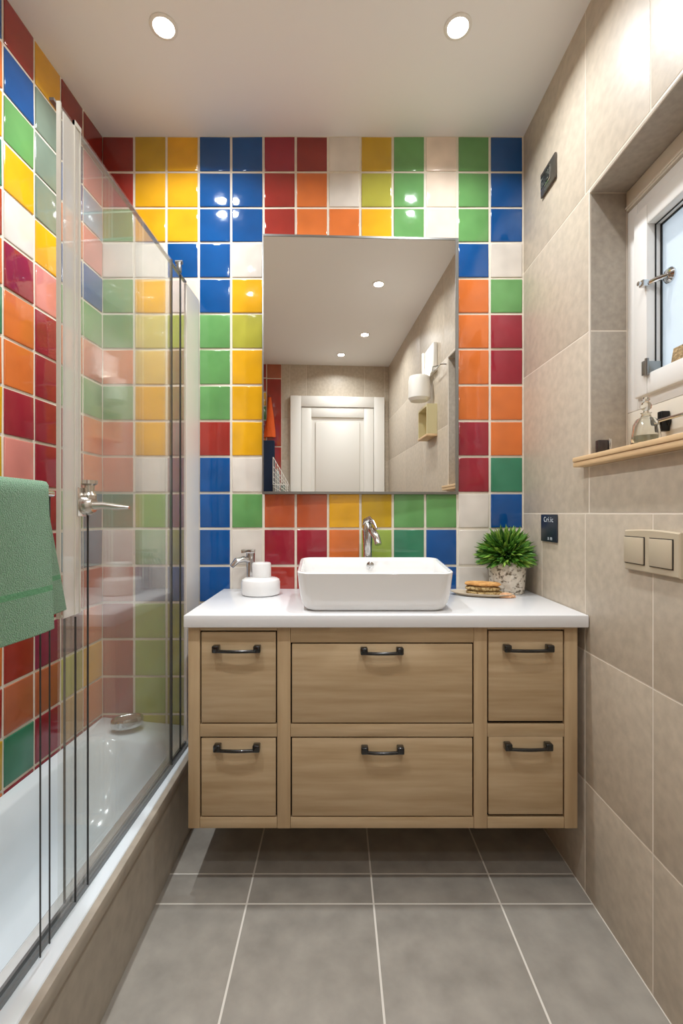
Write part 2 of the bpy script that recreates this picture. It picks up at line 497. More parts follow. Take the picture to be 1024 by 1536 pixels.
# ------------------------------------------------------------------ vanity
CX0, CX1 = -.4545, .7300
FY = -.480
zc = lambda y: EYE - (y - 770) / 493.0
xc = lambda x: (x - 506) / 493.0
v = thing('vanity_cabinet', 'wall-hung light oak vanity cabinet with six drawers and black handles', 'cabinet', (.14, -.24, .198))
mb = MB()
mb.box(CX0, CX0 + .018, FY + .02, -.006, .198, .8125); mb.box(CX1 - .018, CX1, FY + .02, -.006, .198, .8125)
mb.box(CX0 + .018, CX1 - .018, FY + .02, -.006, .198, .216); mb.box(CX0 + .018, CX1 - .018, -.02, -.006, .216, .8125)
mb.build('carcass', M_woodv, v)
mb = MB(); mb.box(CX0 + .0185, CX1 - .0185, FY + .016, FY + .0195, .2165, .812); mb.build('gap_shade_backing', M_dark, v)  # dark sheet close behind the fronts paints the shade in the drawer gaps
mb = MB()
def stile(a, b, z0=.198, z1=.8125): mb.box(xc(a), xc(b), FY, FY + .0155, z0, z1, .0015)
mb.bm.free()
for sa, sb in ((282, 299.5), (415.5, 435.5), (710.5, 730.5), (846.5, 866)):
    mb = MB(); stile(sa, sb); mb.build('frame_stile', M_woodv, v)
mb = MB()
def rail(a, b, ya, yb): mb.box(xc(a) + .0005, xc(b) - .0005, FY + .0004, FY + .0155, zc(yb), zc(ya), .0015)
mb.bm.free()
for ra in ((299.5, 415.5, 1086.5, 1105.5), (435.5, 710.5, 1086.5, 1105.5), (730.5, 846.5, 1086.5, 1105.5), (299.5, 415.5, 1226.5, 1242.7), (435.5, 710.5, 1226.5, 1242.7),
           (730.5, 846.5, 1226.5, 1242.7), (435.5, 710.5, 940, 964), (299.5, 415.5, 940, 946), (730.5, 846.5, 940, 944.5)):
    mb = MB(); rail(*ra); mb.build('frame_rail', M_woodh, v)
def handle(dr, x0, x1, yc):
    a, b = xc(x0), xc(x1); z = zc(yc)
    m = MB()
    for s, q in ((1, a), (-1, b)):
        e = q + s * .022
        m.box(min(q, e), max(q, e), FY - .024, FY + .0008, z - .010, z + .012, .004, 3)
    m.tube([(a + .012 + (b - a - .024) * i / 10, FY - .018 - .005 * math.sin(PI * i / 10), z - .005) for i in range(11)], .0052, 12)
    sub(m, 'handle', M_black, dr)
drs = [(300, 415, 946.5, 1086, 320, 392, 972), (300, 415, 1106, 1226, 322, 391, 1119),
       (436, 710, 964.5, 1086, 540, 604, 975), (436, 710, 1106, 1226, 541, 605, 1122),
       (731, 846, 945, 1083.5, 753, 827, 971), (731, 846, 1103.5, 1223.5, 754, 825, 1117)]
for (a, b, ya, yb, h0, h1, hy) in drs:
    m = MB(); g = .0034
    m.box(xc(a) + g, xc(b) - g, FY + .001, FY + .0155, zc(yb) + g, zc(ya) - g, .0012)
    dr = m.build('drawer', M_woodh, v)
    dr.location = (0, 0, 0); dr.parent = v; dr.location = -v.location
    m2 = None
    handle(dr, h0, h1, hy)
# worktop
mb = MB(); mb.box(-.462, .7545, -.500, -.0055, .8135, .851, .003)
tag(mb.build('worktop', M_top), 'thick glossy white worktop on the oak vanity cabinet', 'worktop')

# basin
bs_ = thing('vessel_basin', 'rectangular white ceramic vessel basin on the worktop below the mirror', 'basin', (.115, -.3, .8515))
ZB = .8515
def bl(wf, wb, y0, y1, r, z, zb, cx=.118):
    pts = rrect(-.5, .5, 0, 1, .5, z, 8)
    # real rounded rectangle with width varying front to back
    out = []
    W = wf
    for (x, y, _) in rrect(-wf / 2, wf / 2, y0, y1, r, 0, 8):
        t_ = (y - y0) / (y1 - y0)
        out.append((cx + x * (1 + (wb / wf - 1) * t_), y, z + (zb - z) * t_))
    return out
Y0, Y1 = -.472, -.135
mb = MB()
lo = []
def addl(ins, z, zb, r, dy=0): lo.append(bl(.486 - 2 * ins, .512 - 2 * ins, Y0 + ins, Y1 - ins, r, z, zb))
addl(.040, ZB, ZB, .03); addl(.030, ZB + .002, ZB + .002, .035); addl(.022, ZB + .008, ZB + .008, .04); addl(.013, ZB + .025, ZB + .025, .045)
addl(.006, ZB + .06, ZB + .06, .045); addl(.001, ZB + .115, ZB + .13, .042); addl(.0, ZB + .120, ZB + .136, .042)
addl(.003, ZB + .1235, ZB + .1395, .040); addl(.009, ZB + .1235, ZB + .1395, .036); addl(.012, ZB + .120, ZB + .136, .034)
addl(.016, ZB + .09, ZB + .10, .040); addl(.022, ZB + .045, ZB + .045, .045); addl(.034, ZB + .025, ZB + .025, .045); addl(.06, ZB + .018, ZB + .018, .04); addl(.12, ZB + .015, ZB + .015, .03)
mb.loft(lo); mb.build('bowl', M_porc, bs_, ang=50)
mb = MB(); mb.lathe([(.001, 0), (.014, 0), (.014, .004), (.010, .006), (.001, .0065)], (.122, -.163, ZB + .112), 20, 'y')
for q in mb.bm.verts: q.co.y = -.1585 - (q.co.y + .163)
mb.build('overflow_cap', M_chrome, bs_)
mb = MB(); mb.lathe([(.001, 0), (.026, 0), (.025, .004), (.001, .006)], (.114, -.28, ZB + .0155), 24); mb.build('drain_plug', M_chrome, bs_)

# basin tap
tp = thing('basin_tap', 'tall chrome mixer tap rising behind the white basin', 'tap', (.122, -.08, .8515))
tx, ty = .118, -.078
mb = MB(); mb.lathe([(.030, 0), (.030, .006), (.023, .012), (.021, .02), (.021, .17), (.024, .205), (.026, .24), (.024, .258), (.016, .268), (.001, .270)], (tx, ty, .8515), 24, sx=.82)
mb.build('tap_body', M_chrome, tp)
mb = MB(); mb.tube([(tx + .002, ty, 1.095), (tx + .018, ty - .03, 1.088), (tx + .030, ty - .062, 1.066), (tx + .035, ty - .075, 1.040)], [.016, .015, .0135, .013], 14)
mb.build('spout', M_chrome, tp)
mb = MB(); mb.tube([(tx - .012, ty + .004, 1.105), (tx - .006, ty - .004, 1.126), (tx + .008, ty - .01, 1.134), (tx + .022, ty - .035, 1.120), (tx + .030, ty - .058, 1.098)], [.010, .014, .014, .009, .006], 12, .6)
mb.build('lever', M_chrome, tp)

# white soap jar
sj = thing('soap_jar', 'round white ceramic jar with a narrower lid on the left of the worktop', 'jar', (-.292, -.125, .8515))
jc = (-.290, -.135, .8515)
mb = MB(); mb.lathe([(.066, 0), (.071, .003), (.073, .010), (.073, .048), (.070, .056), (.060, .062), (.034, .066), (.001, .066)], jc, 40); mb.build('jar_base', M_porc, sj)
mb = MB(); mb.lathe([(.036, .066), (.036, .114), (.034, .119), (.028, .121), (.001, .1215)], (jc[0] + .003, jc[1], jc[2]), 32); mb.build('lid', M_porc, sj)
# small chrome tap beside jar
st = thing('side_tap', 'small chrome spout tap standing behind the round white jar', 'tap', (-.35, -.05, .8515))
sx_, sy_ = -.345, -.045
mb = MB(); mb.lathe([(.024, 0), (.024, .004), (.016, .008), (.015, .05), (.017, .10), (.018, .150)], (sx_, sy_, .8515), 20)
mb.box(sx_ - .034, sx_ + .018, sy_ - .020, sy_ + .014, 1.000, 1.014, .002); mb.build('tap_body', M_chrome, st)
mb = MB(); mb.tube([(sx_, sy_, .966), (sx_ - .025, sy_ - .018, .977), (sx_ - .048, sy_ - .03, .972), (sx_ - .066, sy_ - .04, .950)], [.014, .018, .018, .012], 12, .7)
mb.build('spout', M_chrome, st)

# plant
pl = thing('potted_plant', 'leafy green plant in a white birch-bark pot at the right of the worktop', 'plant', (.655, -.09, .8515))
pc = (.657, -.088)
mpot = mat('birch_bark', (224, 216, 202), .85, rgb2=(110, 98, 80), scale=62, stretch=(1, 1, 1.3), bump=.6, bscale=50, detail=8, lo=.36, hi=.47)
mb = MB(); mb.lathe([(.001, .0), (.062, .0), (.064, .004), (.067, .06), (.069, .122), (.067, .126), (.062, .126), (.060, .105), (.001, .104)], (pc[0], pc[1], .8515), 48)
for q in mb.bm.verts:
    a = math.atan2(q.co.y - pc[1], q.co.x - pc[0]); k = 1 + .02 * math.sin(5 * a + 30 * q.co.z) + .012 * math.sin(11 * a)
    q.co.x = pc[0] + (q.co.x - pc[0]) * k; q.co.y = pc[1] + (q.co.y - pc[1]) * k
mb.build('pot', mpot, pl)
mb = MB()
Cc = Vector((pc[0] - .006, pc[1] - .014, .992))
for i in range(1150):
    th = random.uniform(0, 2 * PI); ph = math.acos(random.uniform(-.34, 1))
    d = Vector((math.sin(ph) * math.cos(th), math.sin(ph) * math.sin(th), math.cos(ph)))
    Lr = random.uniform(.066, .118)
    tip = Cc + Vector((d.x * Lr * 1.10, d.y * Lr * .9, d.z * Lr * 1.12 + .002))
    tip.z = max(tip.z, .972 - .01 * random.random()); tip.x = min(tip.x, .748); tip.y = min(tip.y, -.012)
    root = Cc + d * random.uniform(.02, .055) * Vector((1, 1, 1)).x
    ax = (tip - root); ln = ax.length; ax.normalize()
    side = ax.cross(Vector((random.uniform(-1, 1), random.uniform(-1, 1), random.uniform(-1, 1)))).normalized()
    nrm = side.cross(ax)
    w = random.uniform(.0042, .0072)
    ps = []
    for (tt, ww) in ((0, .35), (.35, 1), (.7, .85), (1, .06)):
        c0 = root + ax * ln * tt + nrm * .012 * math.sin(tt * PI * .5) * random.uniform(.4, 1) + Vector((0, 0, -.006 * tt * tt))
        c0.x = min(c0.x, .750); c0.y = min(c0.y, -.009)
        ps.append(((c0 - side * w * ww), (c0 + nrm * w * .35 * ww), (c0 + side * w * ww)))
    mb.mi = random.choice((0, 0, 1, 2))
    lv = [[mb.bm.verts.new(p) for p in r_] for r_ in ps]
    for r0, r1 in zip(lv, lv[1:]):
        mb.f([r0[0], r0[1], r1[1], r1[0]]); mb.f([r0[1], r0[2], r1[2], r1[1]])
mb.build('foliage', [mat('leaf_mid', (84, 134, 44), .5, spec=.4), mat('leaf_dark', (50, 96, 32), .5), mat('leaf_light', (136, 172, 66), .5)], pl, ang=80)
mb = MB(); mb.lathe([(.001, .106), (.060, .106), (.050, .116), (.03, .121), (.001, .123)], (pc[0], pc[1], .8515), 24); mb.build('soil', mat('soil', (48, 36, 24), 1, bump=1, bscale=90), pl)

# dish and loofah
dl_ = .8515
mb = MB()
loops = []
def leafl(s, z, cx=.535, cy=-.165, rot=-.35):
    o = []
    for i in range(28):
        a = 2 * PI * i / 28
        x, y = math.cos(a) * .112 * s, math.sin(a) * .052 * s
        o.append((cx + x * math.cos(rot) - y * math.sin(rot), cy + x * math.sin(rot) + y * math.cos(rot), z))
    return o
mb.loft([leafl(.55, dl_), leafl(.8, dl_ + .002), leafl(1, dl_ + .011), leafl(.985, dl_ + .013), leafl(.78, dl_ + .0055), leafl(.5, dl_ + .0045)])
tag(mb.build('soap_dish', mat('grey_dish', (188, 172, 150), .4)), 'shallow oval dish under the tan loofah beside the plant pot', 'dish')
lf = thing('loofah_pad', 'tan textured loofah pads in two layers lying on the shallow dish', 'loofah', (.54, -.165, .86))
ml1 = mat('loofah_top', (222, 170, 104), .95, rgb2=(190, 132, 72), scale=40, bump=1, bscale=90)
ml2 = mat('loofah_core', (212, 184, 130), .95, rgb2=(150, 116, 66), scale=110, bump=1, bscale=170, lo=.42, hi=.55)
def pad(s, z0, z1, m, nm, dx=0, dz=0, rot=-.35):
    mb = MB(); n = 36; ls = []
    for (k, z) in ((.80, z0), (.97, z0 + (z1 - z0) * .25), (1, (z0 + z1) / 2), (.96, z0 + (z1 - z0) * .8), (.80, z1), (.4, z1 + .002)):
        o = []
        for i in range(n):
            a = 2 * PI * i / n
            ca, sa = math.cos(a), math.sin(a)
            x = math.copysign(abs(ca) ** .6, ca) * .064 * s * k; y = math.copysign(abs(sa) ** .6, sa) * .034 * s * k
            x *= 1 + .03 * math.sin(7 * a + z * 500); y *= 1 + .04 * math.sin(9 * a)
            zz = z - (x * .10 if dz else 0) + .001 * math.sin(5 * a)
            o.append((  .538 + dx + x * math.cos(rot) - y * math.sin(rot), -.168 + x * math.sin(rot) + y * math.cos(rot), zz))
        ls.append(o)
    mb.loft(ls); mb.build(nm, m, lf, ang=60)
pad(1.0, dl_ + .0065, dl_ + .019, ml2, 'lower_pad', dx=.006)
pad(.97, dl_ + .0215, dl_ + .036, ml2, 'core_layer', dz=0)
pad(1.0, dl_ + .039, dl_ + .050, ml1, 'upper_pad', dx=0)
mb = MB()
mb.lathe([(.001, 0), (.030, .0), (.036, .003), (.030, .010), (.016, .016), (.001, .018)], (.612, -.205, dl_), 24, sy=.5)
for q in mb.bm.verts: q.co.z += .0015 * math.sin(q.co.x * 400) * (1 if q.co.z > dl_ + .002 else 0)
tag(mb.build('pumice_piece', mat('peach_pumice', (226, 174, 132), .95, var=.2, scale=90, bump=1, bscale=120)), 'small peach crumbly piece lying between the loofah and the plant pot', 'pumice')

# ------------------------------------------------------------------ wall fittings right
t = thing('shaver_socket', 'dark metal framed socket plate high on the right beige wall', 'socket', (XR - .004, -.237, 2.36))
mb = MB(); mb.box(XR - .010, XR - .002, -.294, -.180, 2.315, 2.402, .003); mb.build('plate', mat('gunmetal', (98, 92, 86), .3, .6), t)
mb = MB(); mb.box(XR - .0125, XR - .0102, -.262, -.190, 2.335, 2.386, .001); mb.build('rim', M_chrome, t)
mb = MB(); mb.box(XR - .0145, XR - .0127, -.258, -.194, 2.339, 2.382)
mb.build('insert', mat('dark_insert', (20, 20, 18), .3, rgb2=(150, 150, 140), scale=120, lo=.35, hi=.45), t)

cp = thing('wall_card', 'dark navy rectangular panel with small white lettering on the right wall by the plant', 'panel', (XR - .003, -.238, 1.1))
mb = MB(); mb.box(XR - .007, XR - .0022, -.300, -.178, 1.056, 1.153, .001); mb.build('panel_face', mat('navy_panel', (34, 42, 56), .35), cp)
def text(s, size, y, z, x, m, parent, name, ext=.0004):
    cu = bpy.data.curves.new(name, 'FONT'); cu.body = s; cu.size = size; cu.extrude = ext; cu.space_character = 1.25; cu.align_x = 'CENTER'; cu.align_y = 'CENTER'
    o = bpy.data.objects.new(name, cu); COL.objects.link(o)
    bpy.context.view_layer.update()
    dg = bpy.context.evaluated_depsgraph_get()
    me = bpy.data.meshes.new_from_object(o.evaluated_get(dg)); bpy.data.objects.remove(o)
    Mx = Matrix(((0, 0, -1, 0), (-1, 0, 0, 0), (0, 1, 0, 0), (0, 0, 0, 1)))
    Mx = Matrix.Translation((x, y, z)) @ Mx
    me.transform(Mx); me.materials.clear(); me.materials.append(m)
    q = bpy.data.objects.new(name, me); COL.objects.link(q); q.parent = parent; q.location = -parent.location
    return q
M_ink = mat('white_ink', (200, 208, 214), .5)
text('Cri.ic', .026, -.240, 1.134, XR - .0075, M_ink, cp, 'lettering')
text('a m', .020, -.252, 1.069, XR - .0075, M_ink, cp, 'small_lettering')

fp = thing('flush_plate', 'beige two-button flush plate on the right wall below the window', 'flush plate', (XR - .002, -.78, 1.06))
mfp = mat('beige_plastic', (190, 176, 152), .35)
mb = MB()
n = 12
ls = []
for x_, ins in ((XR - .002, 0), (XR - .0085, .0), (XR - .011, .003)):
    a, b_, z0, z1 = -.882 + ins, -.686 - ins, 1.013 + ins, 1.114 - ins
    ls.append([(x_, a, z0), (x_, b_, z0)] + [(x_, b_ + (a - b_) * i / n, z1 + .004 * math.sin(PI * i / n)) for i in range(n + 1)])
mb.loft(ls); mb.build('plate', mfp, fp)
for (a, b_) in ((-.765, -.690), (-.862, -.786)):
    mb = MB(); mb.box(XR - .0118, XR - .0112, b_ and a - .002, b_ + .002, 1.030, 1.099); 
    mb.build('button_gap', mat('shadow_gap', (40, 34, 28), .8), fp)
    mb = MB(); mb.box(XR - .0155, XR - .0119, a, b_, 1.032, 1.097, .0015); mb.build('button', mfp, fp)

# ------------------------------------------------------------------ bathtub
GS = .035
XG = lambda y: -.567 + GS * y          # y is negative
LW = lambda y: XL + K * y + .0045
RX = -.545
bt = thing('bathtub', 'long white bathtub with a beige tiled front panel along the coloured left wall', 'bathtub', (-.76, -.9, 0))
TL = 1.78
def tubloop(li, ri, bi, fi, r, z, tilt=True, n=8, outer=False):
    pts = rrect(0, 1, 0, 1, .5, 0, n)
    out = []
    W = .42
    base = rrect(li, W - ri, -TL + fi, -.0055 - bi, r, 0, n)
    for (x, y, _) in base:
        L0 = LW(y); R0 = RX if outer else XG(y) - .012
        t_ = x / W
        X = L0 + (R0 - L0) * t_
        zz = z
        if tilt:
            zz = z + .040 * max(0, 1 - t_ * 1.6) if not outer else z + .040 * max(0, 1 - t_ * 1.6)
        out.append((X, y, zz))
    return out
mb = MB()
rz = .290
mb.loft([tubloop(0, 0, 0, 0, .002, .255, True, outer=True), tubloop(0, 0, 0, 0, .002, rz - .003, True, outer=True), tubloop(.002, .003, .002, .002, .003, rz, True, outer=True),
         tubloop(.045, .022, .125, .09, .10, rz - .001, True), tubloop(.055, .030, .137, .10, .105, rz - .008, True),
         tubloop(.075, .045, .16, .13, .11, .22, False), tubloop(.095, .065, .22, .17, .11, .12, False),
         tubloop(.115, .085, .29, .21, .11, .07, False), tubloop(.15, .12, .36, .26, .09, .055, False)], cap0=False)
mb.build('tub', M_acryl, bt, ang=60)
mb = MB()
mb.box(-.549, -.528, -TL, -.0055, .248, .2855, .003)
mb.box(-.560, -.538, -2.99, -.0055, .0005, .2478)
mb.build('front_panel', mat('panel_stoneware', (164, 154, 140), .5, var=.1, scale=24, detail=8), bt)
mb = MB()
mb.loft([[(LW(-TL) , -TL - .002, z), (LW(-2.99), -2.992, z), (-.5605, -2.992, z), (-.5605, -TL - .002, z)] for z in (0, .33)])
tag(mb.build('trim_1', M_beige), kind='structure')

# chrome oval on the back rim
mb = MB()
lp = []
for k, h in ((.82, 0), (.97, .008), (1.0, .024), (.97, .036), (.90, .040), (.80, .039), (.74, .033)):
    o = []
    for i in range(32):
        a = 2 * PI * i / 32
        x, y = math.cos(a) * .060 * k, math.sin(a) * .034 * k
        rt = .45
        X, Y = x * math.cos(rt) - y * math.sin(rt), x * math.sin(rt) + y * math.cos(rt)
        o.append((-.817 + X, -.085 + Y, .325 + h))
    lp.append(o)
mb.loft(lp[:], cap1=False)
td = thing('oval_chrome_dish', 'oval chrome tub fitting with a brown inset top on the back rim of the bathtub', 'bath fitting', (-.817, -.085, .32))
mb.build('chrome_shell', M_chrome, td, ang=60)
mb = MB(); mb.lathe([(.001, 0), (1, 0), (1, .004), (.001, .005)], (0, 0, 0), 32, sx=.045, sy=.0255)
for q in mb.bm.verts:
    x, y, rt = q.co.x, q.co.y, .45
    q.co = Vector((-.817 + x * math.cos(rt) - y * math.sin(rt), -.085 + x * math.sin(rt) + y * math.cos(rt), .356 + q.co.z))
mb.build('inset', mat('brown_inset', (150, 128, 112), .3, .4), td)

# ------------------------------------------------------------------ shower screen
ss = thing('shower_screen', 'tall clear glass shower screen with pale profiles standing on the bath edge', 'shower screen', (-.58, -.5, .29))
def gbox(mb, a0, a1, z0, z1, off=0, th=.006):
    P = [(XG(-a) + off, -a) for a in (a0, a1)]
    l0 = [(P[0][0] - th / 2, P[0][1]), (P[0][0] + th / 2, P[0][1]), (P[1][0] + th / 2, P[1][1]), (P[1][0] - th / 2, P[1][1])]
    mb.loft([[(x, y, z) for x, y in l0] for z in (z0, z1)])
GT = 2.022
mb = MB(); gbox(mb, .146, .877, .303, GT, 0); mb.build('fixed_pane', M_glass, ss, smooth=False)
mb = MB(); gbox(mb, .318, .919, .305, GT - .004, .014); mb.build('sliding_pane', M_glass, ss, smooth=False)
mb = MB(); gbox(mb, .0055, .145, .2905, GT, 0, .010); mb.build('wall_profile', M_white, ss, smooth=False)
mb = MB(); gbox(mb, .146, TL - .03, .2905, .3025, 0, .006); gbox(mb, .146, TL - .03, .2905, .2925, .009, .016); gbox(mb, .146, TL - .03, .2905, .3015, .0165, .003); mb.build('bottom_track', M_track, ss, smooth=False)
mb = MB(); gbox(mb, .146, .922, GT + .001, GT + .007, 0, .010); mb.build('top_edge', M_steel, ss, smooth=False)
mb = MB(); gbox(mb, .8775, .8785, .303, GT, 0, .005); gbox(mb, .316, .3185, .305, GT - .004, .014, .009); gbox(mb, .205, .2075, .303, GT, .004, .006); mb.build('dark_seals', M_seal, ss, smooth=False)
mb = MB(); gbox(mb, .856, .861, .935, GT - .005, .021, .005); gbox(mb, .876, .880, .935, GT - .005, .021, .005); gbox(mb, .856, .880, GT - .016, GT - .005, .0215, .006); gbox(mb, .917, .922, .935, GT, .014, .008)
mb.build('pale_profiles', M_stile, ss, smooth=False)
mb = MB(); gbox(mb, .8615, .9165, .935, GT - .018, .021, .003); mb.build('haze_strip', M_haze, ss, smooth=False)  # pale sheet added to give the tiles behind it a hazy look
mb = MB(); gbox(mb, .826, .8275, .303, 1.17, .022, .004); gbox(mb, .874, .8755, .303, .93, .022, .004); mb.build('lower_seals', M_seal, ss, smooth=False)
mb = MB()
mb.tube([(XG(-.21) - .012, -.21, 2.066), (XG(-.21) + .014, -.21, 2.066)], .007, 12); mb.box(XG(-.21) - .007, XG(-.21) + .009, -.218, -.202, 2.03, 2.064, .002)
mb.build('clamp', M_steel, ss)
hx, hy = XG(-.84) + .020, -.838
mb = MB()
mb.box(hx - .003, hx + .003, hy - .030, hy + .022, 1.150, 1.215, .002)
mb.lathe([(.001, 0), (.024, 0), (.022, .012), (.017, .020), (.001, .021)], (hx + .003, hy, 1.176), 22, 'x')
mb.lathe([(.016, 0), (.016, .008), (.010, .016), (.011, .030), (.017, .034), (.017, .042), (.001, .043)], (hx + .012, hy, 1.190), 20)
mb.tube([(hx + .012, hy, 1.174), (hx + .045, hy + .004, 1.175), (hx + .075, hy + .006, 1.171), (hx + .100, hy + .006, 1.170)], [.015, .011, .010, .005], 14, .7)
mb.build('door_handle', mat('satin_nickel', (214, 208, 200), .18, .9), ss)

# ------------------------------------------------------------------ towel on its rail
tr = thing('towel_rail', 'slim metal towel rail on thin dark posts under the green towel', 'towel rail', (-.572, -.95, .302))
rx = -.570
mb = MB(); mb.tube([(rx, -.968, 1.196), (rx, -1.46, 1.196)], .0065, 12); mb.build('rail', M_chrome, tr)
for yy in (-.974, -1.003):
    mb = MB(); mb.tube([(rx - .001, yy, .3035), (rx - .001, yy, 1.194)], .0016, 8); mb.build('post', M_seal, tr)
mb = MB(); mb.tube([(rx - .001, -1.40, .3035), (rx - .001, -1.40, 1.194)], .0016, 8); mb.build('post', M_seal, tr)

def towel_sheet():
    mb = MB()
    nU, nV = 40, 56
    th = .012
    def surf(u, w):
        # u: 0 far end .. 1 near end along rail ; w: 0 front hem .. 1 back hem
        per = .258; top = .055
        tot = per * 2 + top
        s = w * tot
        front = s < per; backp = s > per + top
        y = -1.036 - u * .36
        if front:
            h = 1.196 - per + s + .006; k = (per - s) / per
            x = rx + .030 + .008 * k
            x += .006 * math.sin(u * 9 + 1) * k
            y += -.004 * k
        elif backp:
            k = (s - per - top) / per
            h = 1.196 - k * (per - .010) + .006
            x = rx - .002 + .0 - .000 * k
            x = rx + .004 - .010 * k + .004 * math.sin(u * 8)
            y += .030 * (1 - u) + .090 * k * (1 - u)
        else:
            a = PI * (s - per) / top
            xm = rx + .016; x = xm + .014 * math.cos(a)
            h = 1.202 + .010 * math.sin(a)
            y += .030 * (1 - u) * (s - per) / top
        return Vector((x, y, h))
    g = []
    for i in range(nU + 1):
        g.append([surf(i / nU, j / nV) for j in range(nV + 1)])
    def nrm(i, j):
        a = g[min(i + 1, nU)][j] - g[max(i - 1, 0)][j]; b_ = g[i][min(j + 1, nV)] - g[i][max(j - 1, 0)]
        n_ = a.cross(b_); return n_.normalized()
    O = [[mb.bm.verts.new(g[i][j] + nrm(i, j) * th / 2) for j in range(nV + 1)] for i in range(nU + 1)]
    I = [[mb.bm.verts.new(g[i][j] - nrm(i, j) * th / 2) for j in range(nV + 1)] for i in range(nU + 1)]
    for i in range(nU):
        for j in range(nV):
            mb.mi = 1 if j in (7, nV - 8) else 0
            mb.f([O[i][j], O[i + 1][j], O[i + 1][j + 1], O[i][j + 1]])
            mb.f([I[i][j], I[i][j + 1], I[i + 1][j + 1], I[i + 1][j]])
    mb.mi = 0
    for j in range(nV):
        mb.f([O[0][j], O[0][j + 1], I[0][j + 1], I[0][j]]); mb.f([O[nU][j], I[nU][j], I[nU][j + 1], O[nU][j + 1]])
    for i in range(nU):
        mb.f([O[i][0], I[i][0], I[i + 1][0], O[i + 1][0]]); mb.f([O[i][nV], O[i + 1][nV], I[i + 1][nV], I[i][nV]])
    return mb
tw = towel_sheet().build('hand_towel', [M_towel, M_towelb], ang=80)
tag(tw, 'soft green terry towel folded over the rail at the left edge', 'towel')
md = tw.modifiers.new('round', 'BEVEL'); md.width = .004; md.segments = 3; md.limit_method = 'ANGLE'; md.angle_limit = math.radians(50)

# ------------------------------------------------------------------ things seen in the mirror
dr = bpy.data.objects.new('door_1', None); COL.objects.link(dr); tag(dr, kind='structure')
mb = MB()
a0, a1, zt = -.265, .705, 2.36
t_ = .11
mb.box(a0, a0 + t_, YB + .003, YB + .045, 0.001, zt, .004); mb.box(a1 - t_, a1, YB + .003, YB + .045, 0.001, zt, .004); mb.box(a0 + t_, a1 - t_, YB + .003, YB + .045, zt - t_, zt, .004)
mb.build('door_frame', M_white, dr)
mb = MB()
b0, b1, zt2 = a0 + t_ + .004, a1 - t_ - .004, zt - t_ - .004
mb.box(b0, b1, YB + .003, YB + .016, .005, zt2)
s_ = .10
mb.box(b0, b0 + s_, YB + .016, YB + .034, .005, zt2, .004); mb.box(b1 - s_, b1, YB + .016, YB + .034, .005, zt2, .004)
for z0, z1 in ((zt2 - s_, zt2), (.005, .16), (1.0, 1.12)):
    mb.box(b0 + s_, b1 - s_, YB + .016, YB + .034, z0, z1, .004)
for z0, z1 in ((1.16, zt2 - s_ - .045), (.20, .96)):
    mb.box(b0 + s_ + .04, b1 - s_ - .04, YB + .014, YB + .030, z0, z1, .010)
leaf = mb.build('door_leaf', M_white, dr)
mb = MB(); mb.lathe([(.001, 0), (.025, 0), (.025, .006), (.008, .008), (.008, .05), (.001, .05)], (b0 + .05, YB + .034, 1.03), 18, 'y')
mb.tube([(b0 + .05, YB + .08, 1.03), (b0 + .17, YB + .08, 1.03)], .008, 10); sub(mb, 'door_handle', M_chrome, leaf)

# white drum unit on right wall, with a light added to lift the ceiling
t = thing('wall_unit', 'white wall unit with rectangular back plate and drum, given an added light, reflected high in the mirror', 'wall unit', (XR, -1.36, 2.0))
mb = MB(); mb.box(XR - .03, XR - .001, -1.47, -1.22, 2.11, 2.30, .006); mb.box(XR - .045, XR - .03, -1.47, -1.44, 2.11, 2.30, .004); mb.build('back_plate', M_white, t)
mb = MB(); mb.lathe([(.001, 0), (.06, 0), (.075, .02), (.075, .14), (.068, .17), (.060, .168), (.066, .14), (.066, .022), (.001, .018)], (XR - .09, -1.36, 1.935), 32, cap1=False); mb.build('unit_drum', M_white, t)
mb = MB(); mb.lathe([(.001, .04), (.022, .05), (.026, .075), (.022, .10), (.001, .108)], (XR - .09, -1.36, 1.935), 20); mb.build('added_bulb', emis('added_bulb_glow', (255, 244, 232), 1.6), t)
ld = bpy.data.lights.new('lamp', 'POINT'); ld.energy = .7; ld.shadow_soft_size = .03; ld.color = (.95, .97, 1)
lo = bpy.data.objects.new('lamp', ld); COL.objects.link(lo); lo.parent = t; lo.location = (-.10, 0, .06)
# boxed shelf niche
t = thing('box_shelf', 'small cream box shelf with wooden lip, reflected beneath the white wall unit in the mirror', 'shelf', (XR, -1.34, 1.7))
mb = MB()
mb.box(XR - .07, XR - .001, -1.47, -1.455, 1.69, 1.89); mb.box(XR - .07, XR - .001, -1.245, -1.23, 1.69, 1.89)
mb.box(XR - .07, XR - .001, -1.455, -1.245, 1.875, 1.89); mb.box(XR - .010, XR - .001, -1.455, -1.245, 1.70, 1.875)
mb.build('shelf_box', mat('cream_box', (206, 194, 150), .5), t)
mb = MB(); mb.box(XR - .074, XR - .001, -1.472, -1.228, 1.674, 1.6895, .002); mb.build('shelf_lip', M_sill, t)
t = thing('hook_rail', 'thin chrome hook rail on the right wall, reflected in the mirror', 'rail', (XR, -1.1, 2.09))
mb = MB(); mb.tube([(XR - .001, -1.03, 2.09), (XR - .035, -1.035, 2.09), (XR - .04, -1.18, 2.09), (XR - .04, -1.20, 2.10), (XR - .038, -1.20, 2.125), (XR - .001, -1.185, 2.13)], .004, 8)
mb.build('hook_bar', M_chrome, t)

